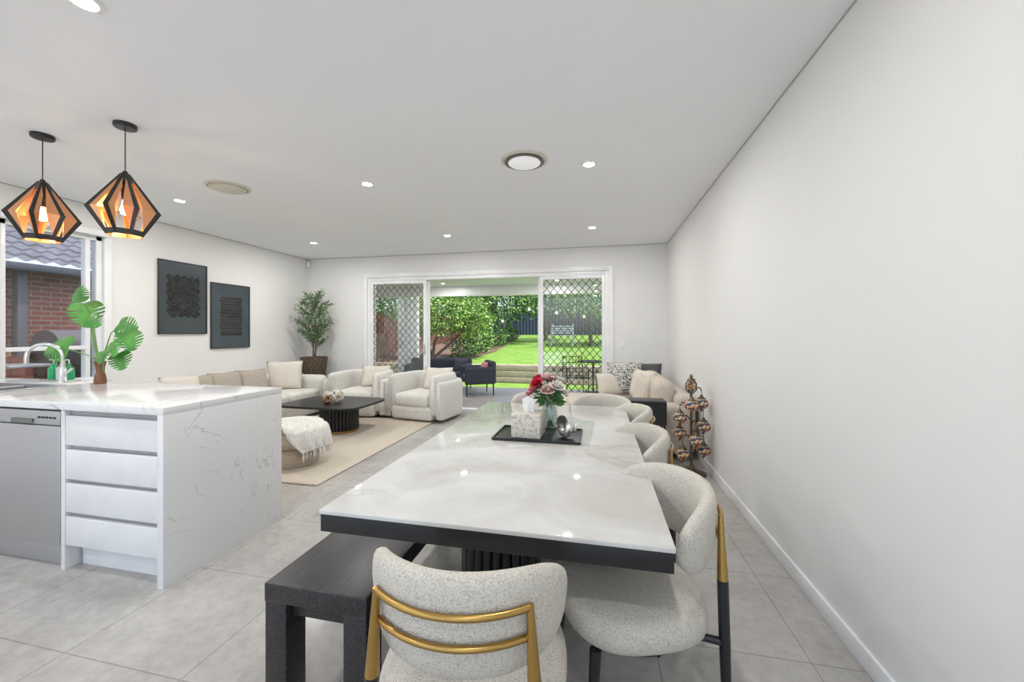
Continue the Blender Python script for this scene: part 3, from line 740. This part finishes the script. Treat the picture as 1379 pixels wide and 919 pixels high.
for i,(x,y,z,w_,m_,rz,rx) in enumerate(((.38,5.80,.68,.50,ptn,8,-14),(.66,5.88,.70,.44,M('charcoal_linen',(.08,.08,.085),.9),-15,-14),(.58,5.45,.64,.44,creamP,-60,-14),(.55,5.05,.62,.40,sofaB,-75,-18),(.16,5.72,.60,.36,creamP,25,-20))):
    p=empty('throw_pillow',(x,y,z),math.radians(rz)); pillow('cushion',w_,w_*.9,.15,m_,p,(0,0,0),(math.radians(rx),0,0))
sd=empty('console_side_table')
box('top',.26,.66,4.08,4.30,.62,.65,blackM,.003,parent=sd); box('shelf',.26,.66,4.08,4.30,.42,.45,blackM,.003,parent=sd)
box('back',.26,.66,4.28,4.30,.45,.62,blackM,parent=sd); box('front',.26,.66,4.08,4.10,.45,.62,blackM,parent=sd)
for i,(x,y) in enumerate(((.27,4.09),(.63,4.09),(.27,4.27),(.63,4.27))): box('leg_%d'%i,x,x+.02,y,y+.02,0,.42,blackM,parent=sd)
# ------------------------------------------------------------ mosaic lantern floor lamp
ml=empty('mosaic_lantern_floor_lamp',(.86,3.98,0))
iron=M('antique_bronze',(.16,.12,.08),.4,.8)
mm,nt,bb=newmat('mosaic_glass'); tc=nt.nodes.new('ShaderNodeTexCoord'); v=nt.nodes.new('ShaderNodeTexVoronoi'); v.inputs['Scale'].default_value=55
r=nt.nodes.new('ShaderNodeValToRGB'); r.color_ramp.interpolation='CONSTANT'
for pos,c in ((0,(.66,.58,.45)),(.28,(.75,.26,.03)),(.54,(.76,.62,.42)),(.68,(.35,.07,.02)),(.78,(.06,.08,.12))):
    el=r.color_ramp.elements[0] if pos==0 else r.color_ramp.elements.new(pos); el.color=rgba(c)
r.color_ramp.elements[-1].color=(.06,.08,.12,1)
sp=nt.nodes.new('ShaderNodeSeparateColor'); nt.links.new(tc.outputs['Object'],v.inputs['Vector']); nt.links.new(v.outputs['Color'],sp.inputs[0]); nt.links.new(sp.outputs[0],r.inputs['Fac'])
nt.links.new(r.outputs[0],bb.inputs['Base Color']); bb.inputs['Roughness'].default_value=.2
lathe('foot',[(.0001,0),(.13,0),(.13,.015),(.06,.03),(.02,.06),(.012,.09),(.0001,.09)],iron,ml)
tube('pole',[(0,0,.05),(0,0,.78)],.011,iron,ml)
for q in range(8):
    a=2*math.pi*q/8; tube('cage_%d'%q,[(.02*math.cos(a),.02*math.sin(a),.76),(.048*math.cos(a),.048*math.sin(a),.79),(.048*math.cos(a),.048*math.sin(a),.85),(.02*math.cos(a),.02*math.sin(a),.885)],.004,iron,ml,6)
lathe('finial',[(.0001,.875),(.040,.878),(.034,.89),(.012,.905),(.016,.918),(.0001,.94)],iron,ml,segs=20)
lathe('head_glass',[(.0001,.77),(.038,.785),(.040,.85),(.0001,.87)],mm,ml,segs=20)
arms=[(.78,.66,-100),(.78,.66,20),(.64,.53,190),(.60,.46,-20),(.52,.37,150),(.48,.34,-80),(.40,.235,-10),(.34,.20,215)]
for i,(zt,zc,ang) in enumerate(arms):
    a=math.radians(ang); R_=.105; x,y=R_*math.cos(a),R_*math.sin(a)
    tube('arm_%d'%i,[(0,0,zt-.02),(x*.4,y*.4,zt+.025),(x*.8,y*.8,zt+.03),(x,y,zt)],.006,iron,ml,8)
    tube('chain_%d'%i,[(x,y,zt),(x,y,zc+.07)],.003,iron,ml,6)
    lathe('cap_%d'%i,[(.0001,.085),(.010,.08),(.016,.062),(.034,.05),(.038,.042),(.0001,.042)],iron,ml,(x,y,zc),segs=20)
    lathe('globe_%d'%i,[(.032,.045),(.052,.03),(.061,.005),(.057,-.025),(.034,-.048),(.0001,-.055)],mm,ml,(x,y,zc),segs=24)
    lathe('drop_%d'%i,[(.020,-.046),(.014,-.06),(.005,-.072),(.0001,-.09)],iron,ml,(x,y,zc),segs=14)
# ------------------------------------------------------------ outdoors: patio
pavM=brickmat('patio_boards',(.46,.41,.41),(.42,.38,.38),(.2,.18,.18),3,.14,.5,.004,.35,noise=(5,.2))
box('patio_floor',-8,4,BY+.12,9.45,-.14,-.03,pavM)
bounceM=brickmat('bounce_paving',(.62,.62,.63),(.58,.58,.59),(.4,.4,.4),.6,.6,0,.004,.7,noise=(3,.1))
box('bounce_slab',-12,8,-14,-3.0,-.14,-.02,bounceM)  # unseen pale slab, added to bounce sunlight up to the ceiling
pr=empty('patio_roof'); box('soffit',-7.2,4,BY+.13,9.6,2.5,2.6,ceilM,parent=pr); box('beam',-7.2,4,9.45,9.6,2.25,2.5,trimM,.01,parent=pr)
sl=empty('patio_slat_screen')
for i in range(5): box('slat_%d'%i,-5.05+i*.12,-4.98+i*.12,9.3,9.42,-.03,2.25 if i in(1,4) else 2.2,trimM,.004,parent=sl)
for i in range(3): box('rail_%d'%i,-5.07,-4.46,9.37,9.4,.3+i*.85,.36+i*.85,trimM,.004,parent=sl)
grassM,nt,bb=newmat('lawn_grass'); tc=nt.nodes.new('ShaderNodeTexCoord'); n=nt.nodes.new('ShaderNodeTexNoise'); n.inputs['Scale'].default_value=2.2; n.inputs['Detail'].default_value=14; n.inputs['Roughness'].default_value=.85
r=nt.nodes.new('ShaderNodeValToRGB'); r.color_ramp.elements[0].position=.33; r.color_ramp.elements[0].color=(.055,.14,.014,1); r.color_ramp.elements[1].position=.66; r.color_ramp.elements[1].color=(.20,.33,.035,1)
nt.links.new(tc.outputs['Object'],n.inputs['Vector']); nt.links.new(n.outputs['Fac'],r.inputs['Fac']); nt.links.new(r.outputs[0],bb.inputs['Base Color']); bb.inputs['Roughness'].default_value=.9
mesh_obj('lawn',[(-40,-30,-.165),(30,-30,-.165),(30,11.33,-.165),(-40,11.33,-.165)],[(0,1,2,3)],grassM)
mesh_obj('upper_lawn',[(-12,11.56,.36),(10,11.56,.36),(10,24.1,1.18),(-12,24.1,1.18)],[(0,1,2,3)],grassM)
sleep=M('sleeper_timber',(.34,.28,.23),.9,noise=(8,.35),stretch=(1,8,8))
rw=empty('garden_retaining_wall')
for i in range(3):
    for j in range(8): box('sleeper_%d_%d'%(i,j),-11+j*2.4+(.6 if i%2 else 0),-11+j*2.4+2.39+(.6 if i%2 else 0),11.35,11.55,-.165+i*.18,.01+i*.18,sleep,.012,parent=rw)
mulch=M('mulch',(.14,.09,.06),.95,noise=(12,.6),bump=(20,1,.05))
mesh_obj('garden_bed',[(-12,11.56,.375),(-4.3,11.56,.375),(-3.9,15,.60),(-4.6,24,1.185),(-12,24,1.185)],[(0,1,2,3,4)],mulch)
def corrug(name,x0,y0,x1,y1,z0,z1,mat,slope=0,pitch=.2,dep=.03):
    L=math.hypot(x1-x0,y1-y0); n=int(L/pitch*4); V=[];F=[]; dx,dy=(x1-x0)/L,(y1-y0)/L
    for i in range(n+1):
        s=L*i/n; o=dep if i%4 in(0,1) else 0
        for z in (z0,z1): V.append((x0+dx*s-dy*o,y0+dy*s+dx*o,z+slope*s))
    for i in range(n): F.append((2*i,2*i+2,2*i+3,2*i+1))
    return mesh_obj(name,V,F,mat,None,False)
corrug('rear_fence',-12,24.05,10,24.05,1.17,2.62,M('fence_slate',(.05,.065,.095),.5))
corrug('side_fence',-7.4,6.0,-7.4,24,-.16,1.85,M('fence_brown',(.17,.08,.055),.6),slope=.03)
def cloud(name,blobs,size,mats,extra=None):
    V=[];F=[];mi=[]; e=empty(name)
    for (c,r,n) in blobs:
        for i in range(n):
            d=Vector((random.gauss(0,1),random.gauss(0,1),random.gauss(0,1))).normalized()
            k_=random.uniform(.55,1.05)*(1+.18*math.sin(d.x*7+c[0])*math.sin(d.z*6)+.12*math.sin(d.y*9))
            p=Vector(c)+Vector((d.x*r[0],d.y*r[1],d.z*r[2]))*k_
            leafquad(V,F,p,d+Vector((random.uniform(-1,1),random.uniform(-1,1),random.uniform(-1,.6))),size*random.uniform(.7,1.4),size*.55); mi.append(min(len(mats)-1,int(random.random()*len(mats))))
    mesh_obj('foliage',V,F,mats,e,False,midx=mi)
    if extra: tubes('trunk',extra,bark,e,8)
    return e
g1=M('foliage_bright',(.20,.36,.06),.6); g2=M('foliage_mid',(.09,.19,.04),.6); g3=M('foliage_dark',(.03,.075,.022),.6); g4=M('foliage_yellow',(.36,.46,.12),.6)
cloud('garden_tree',[((-5.1,12.6,2.05),(1.35,1,.75),3800),((-4.2,12.9,1.7),(.7,.7,.5),1400),((-6.2,12.9,1.7),(.8,.8,.6),1300)],.11,[g1,g2,g4],
  [([(-5.6,12.7,.3),(-5.5,12.7,1.0),(-5.0,12.6,1.8)],[.06,.05,.02]),([(-5.5,12.7,.4),(-5.9,12.8,1.1),(-6.2,12.9,1.7)],[.05,.04,.02]),([(-5.5,12.7,.5),(-4.9,12.8,1.0),(-4.3,12.9,1.6)],[.05,.04,.02])])
cloud('garden_tree',[((-4.6,18.5,3.0),(2.2,1.6,1.2),3600),((-2.6,20,3.4),(1.6,1.4,1.1),2400)],.16,[g1,g2,g3],[([(-4.4,18.5,.6),(-4.5,18.5,2.6)],[.12,.06]),([(-2.6,20,.8),(-2.6,20,2.6)],[.1,.06])])
cloud('garden_tree',[((-.3,17.5,3.2),(1.5,1.3,1.1),3000),((1.4,18.5,2.8),(1.4,1.3,1.5),2200)],.15,[g1,g2,g4],[([(-.3,17.7,.6),(-.3,17.6,2.6)],[.09,.05]),([(1.2,18.5,.8),(1.2,18.5,2.2)],[.09,.05])])
cloud('hedge_trees',[((-11+i*2.3,26.6,3.9+.5*math.sin(i*2.1)),(1.9,1.2,1.9),2200) for i in range(9)],.24,[g2,g3,g3])
cloud('garden_shrub',[((-4.6+.3*math.sin(i*3),13.2+i*1.25,.78+i*.085),(.55,.6,.42),650) for i in range(7)],.10,[g2,g3,g1])
cloud('side_tree',[((-6.6,12.0,2.3),(.5,.9,.5),900),((-8.8,14.5,2.6),(1,2,.9),1500)],.13,[g2,g1,g3])
# garden swing bench
gb=empty('garden_bench',(-1.55,17.6,.76)); gw=M('bench_white',(.7,.7,.68),.5)
for i in range(4): box('seat_%d'%i,-.5,.5,-.2+i*.11,-.12+i*.11,.42,.45,gw,parent=gb)
for i in range(4): box('back_%d'%i,-.5,.5,.25,.28,.52+i*.10,.58+i*.10,gw,parent=gb)
for i,x in enumerate((-.5,.44)):
    box('leg_%d'%i,x,x+.06,-.2,-.14,0,.62,gw,parent=gb); box('rear_%d'%i,x,x+.06,.22,.28,0,.95,gw,parent=gb); box('arm_%d'%i,x,x+.06,-.22,.28,.62,.66,gw,parent=gb)
# patio furniture
navy=M('outdoor_navy',(.035,.037,.055),.8); pinkC=M('pink_cushion',(.55,.22,.22),.9)
def patio_seat(name,x,y,w_,rot,cush):
    e=empty(name,(x,y,-.03),rot)
    softbox('seat',-w_/2+.08,w_/2-.08,-.32,.3,.28,.44,.05,navy,e); softbox('back',-w_/2,w_/2,.24,.36,.25,.74,.05,navy,e)
    softbox('arm_l',-w_/2,-w_/2+.1,-.32,.3,.25,.62,.04,navy,e); softbox('arm_r',w_/2-.1,w_/2,-.32,.3,.25,.62,.04,navy,e)
    for i,(a,b_) in enumerate(((-1,-.28),(1,-.28),(-1,.3),(1,.3))): tube('leg_%d'%i,[(a*(w_/2-.05),b_,.27),(a*(w_/2-.03),b_,0)],[.018,.012],blackM,e)
    pillow('cushion',.34,.32,.12,cush,e,(w_/2-.26,.14,.56),(math.radians(-15),0,0))
patio_seat('patio_armchair',-2.60,8.3,.66,math.radians(-60),pinkC)
patio_seat('patio_sofa',-3.7,8.8,1.5,math.radians(10),navy)
def wire_chair(x,y,rot):
    e=empty('patio_metal_chair',(x,y,-.03),rot); L=[]
    for s_ in(-1,1):
        L.append(([(s_*.22,.2,0),(s_*.22,.22,.45),(s_*.2,.27,.85)],.011)); L.append(([(s_*.22,-.2,0),(s_*.22,-.2,.62),(s_*.22,.22,.64)],.011))
    for i in range(7): L.append(([(-.21+i*.07,.2,.44),(-.21+i*.07,.26,.85)],.006)); L.append(([(-.21+i*.07,-.2,.44),(-.21+i*.07,.2,.44)],.008))
    for z in (.45,.6,.72,.85): L.append(([(-.22,.215+(z-.45)*.13,z),(.22,.215+(z-.45)*.13,z)],.008))
    L.append(([(-.22,-.2,.44),(.22,-.2,.44)],.01))
    tubes('frame',L,blackM,e,6)
wire_chair(-.45,8.2,.3); wire_chair(.25,8.25,-.3)
pt=empty('patio_metal_table',(-.1,9.0,-.03)); lathe('top',[(.0001,.70),(.36,.70),(.36,.72),(.0001,.72)],blackM,pt); tube('post',[(0,0,0),(0,0,.7)],.02,blackM,pt); lathe('foot',[(.0001,0),(.22,0),(.22,.02),(.0001,.03)],blackM,pt)
# hanging fairy lights along the beam
fL=M('fairy_bulb',(1,1,1),.4,emit=((1,1,.95),.8)); fe=empty('fairy_lights',(0,9.38,2.24)); V=[];F=[];ch=[]
def dot(c,r):
    b=len(V); c=Vector(c)
    V.extend([c+Vector(q)*r for q in ((1,0,0),(-1,0,0),(0,1,0),(0,-1,0),(0,0,1),(0,0,-1))])
    for q in ((0,2,4),(2,1,4),(1,3,4),(3,0,4),(2,0,5),(1,2,5),(3,1,5),(0,3,5)): F.append(tuple(b+x for x in q))
for i in range(12):
    x=-2.5+i*.22; Lh=.30+.28*((i*7)%4)/3
    ch.append(([(x,0,0),(x,0,-Lh)],.0015))
    for j in range(int(Lh/.12)): dot((x,0,-.06-j*.12),.008)
    if i%3==1:
        b=len(V)
        for q in range(10):
            a=math.pi/2+q*math.pi/5; rr=.05 if q%2==0 else .022
            V.append(Vector((x+rr*math.cos(a),0,-Lh-.05+rr*math.sin(a))))
        V.append(Vector((x,-.01,-Lh-.05))); V.append(Vector((x,.01,-Lh-.05)))
        for q in range(10): F.append((b+q,b+(q+1)%10,b+10)); F.append((b+(q+1)%10,b+q,b+11))
mesh_obj('bulbs',V,F,fL,fe,False); tubes('wires',ch,frameM,fe,4)
# ------------------------------------------------------------ neighbour house (through kitchen window)
nh=empty('neighbour_house')
brk=brickmat('red_brick',(.36,.10,.06),(.26,.07,.045),(.36,.29,.24),.23,.076,.5,.01,.85,rot=(math.radians(90),0,math.radians(0)),noise=(6,.3),bumpd=.01)
o=mesh_obj('brick_wall',[(-6,0,-.16),(6,0,-.16),(6,0,2.35),(-6,0,2.35)],[(0,1,2,3)],brk,nh,False,loc=(-8.6,4.5,0),rot=(0,0,math.radians(90)))
box('gutter',-8.35,-8.22,-1.5,10.5,2.24,2.36,M('gutter_dark',(.05,.055,.065),.4),.02,parent=nh)
box('eave',-8.6,-8.3,-1.5,10.5,2.26,2.30,M('eave_grey',(.12,.13,.15),.6),parent=nh)
box('pillar',-8.5,-8.38,4.13,4.24,-.15,2.26,M('pillar_dark',(.07,.07,.085),.6),.01,parent=nh)
V=[];F=[];NY=240;rows=14
for r_ in range(rows):
    for (f_,dz) in ((0,.035),(1,0)):
        for i in range(NY+1):
            y=-1.5+12*i/NY; q=(r_+f_)/rows
            V.append((-8.25-3.4*q,y,2.36+1.75*q+dz+.022*math.sin(2*math.pi*y/.2)))
nn=NY+1
for l in range(2*rows-1):
    for i in range(NY): F.append((l*nn+i,l*nn+i+1,(l+1)*nn+i+1,(l+1)*nn+i))
mesh_obj('tile_roof',V,F,M('roof_tile',(.10,.10,.115),.6,noise=(4,.3)),nh,False)
corrug('boundary_fence',-6.95,-1,-6.95,6.0,-.16,1.04,M('fence_maroon',(.15,.055,.04),.6))
bq=empty('barbecue',(-6.35,3.75,-.16),0)
V=[];F=[];K=12
for i,y in enumerate((-.4,.4)):
    for k_ in range(K+1):
        a=math.pi*k_/K; V.append((.26*math.cos(a),y,1.28+.24*math.sin(a)))
for k_ in range(K): F.append((k_,k_+1,K+2+k_,K+1+k_))
F.append(tuple(range(K+1))); F.append(tuple(range(K+1,2*K+2)))
mesh_obj('hood',V,F,M('bbq_hood',(.10,.09,.09),.45,.3),bq,sharp=40); box('firebox',-.27,.27,-.42,.42,1.1,1.28,blackM,.01,parent=bq)
box('cart',-.22,.22,-.38,.38,.1,1.1,blackM,.01,parent=bq); box('shelf',-.24,.24,-.8,.8,1.1,1.13,steel,.005,parent=bq); box('wheels',-.15,.15,-.4,.4,0,.1,blackM,.04,parent=bq)
# ------------------------------------------------------------ world, sun
wd_=bpy.data.worlds.new('sky'); S.world=wd_; wd_.use_nodes=True; nt=wd_.node_tree
sk=nt.nodes.new('ShaderNodeTexSky'); sk.sky_type='NISHITA'; sk.sun_disc=False; sk.sun_elevation=math.radians(60); sk.sun_rotation=math.radians(90); sk.air_density=1; sk.dust_density=2
bg=nt.nodes['Background']; nt.links.new(sk.outputs[0],bg.inputs[0]); bg.inputs[1].default_value=.42
L=bpy.data.lights.new('sun','SUN'); L.energy=6.5; L.angle=math.radians(1.5); L.color=(1,.97,.92)
o=bpy.data.objects.new('sun',L); COL.objects.link(o); o.rotation_euler=Vector((-.3,.12,-.94)).to_track_quat('-Z','Y').to_euler()
# ------------------------------------------------------------ camera
cd=bpy.data.cameras.new('camera'); cam=bpy.data.objects.new('camera',cd); COL.objects.link(cam)
cd.sensor_width=36; cd.lens=530/1379*36; cd.shift_y=-11.5/1379; cd.clip_start=.05
cam.location=(0,0,1.33); cam.rotation_euler=(math.radians(90),0,math.radians(12.29))
S.camera=cam
S.view_settings.view_transform='Standard'
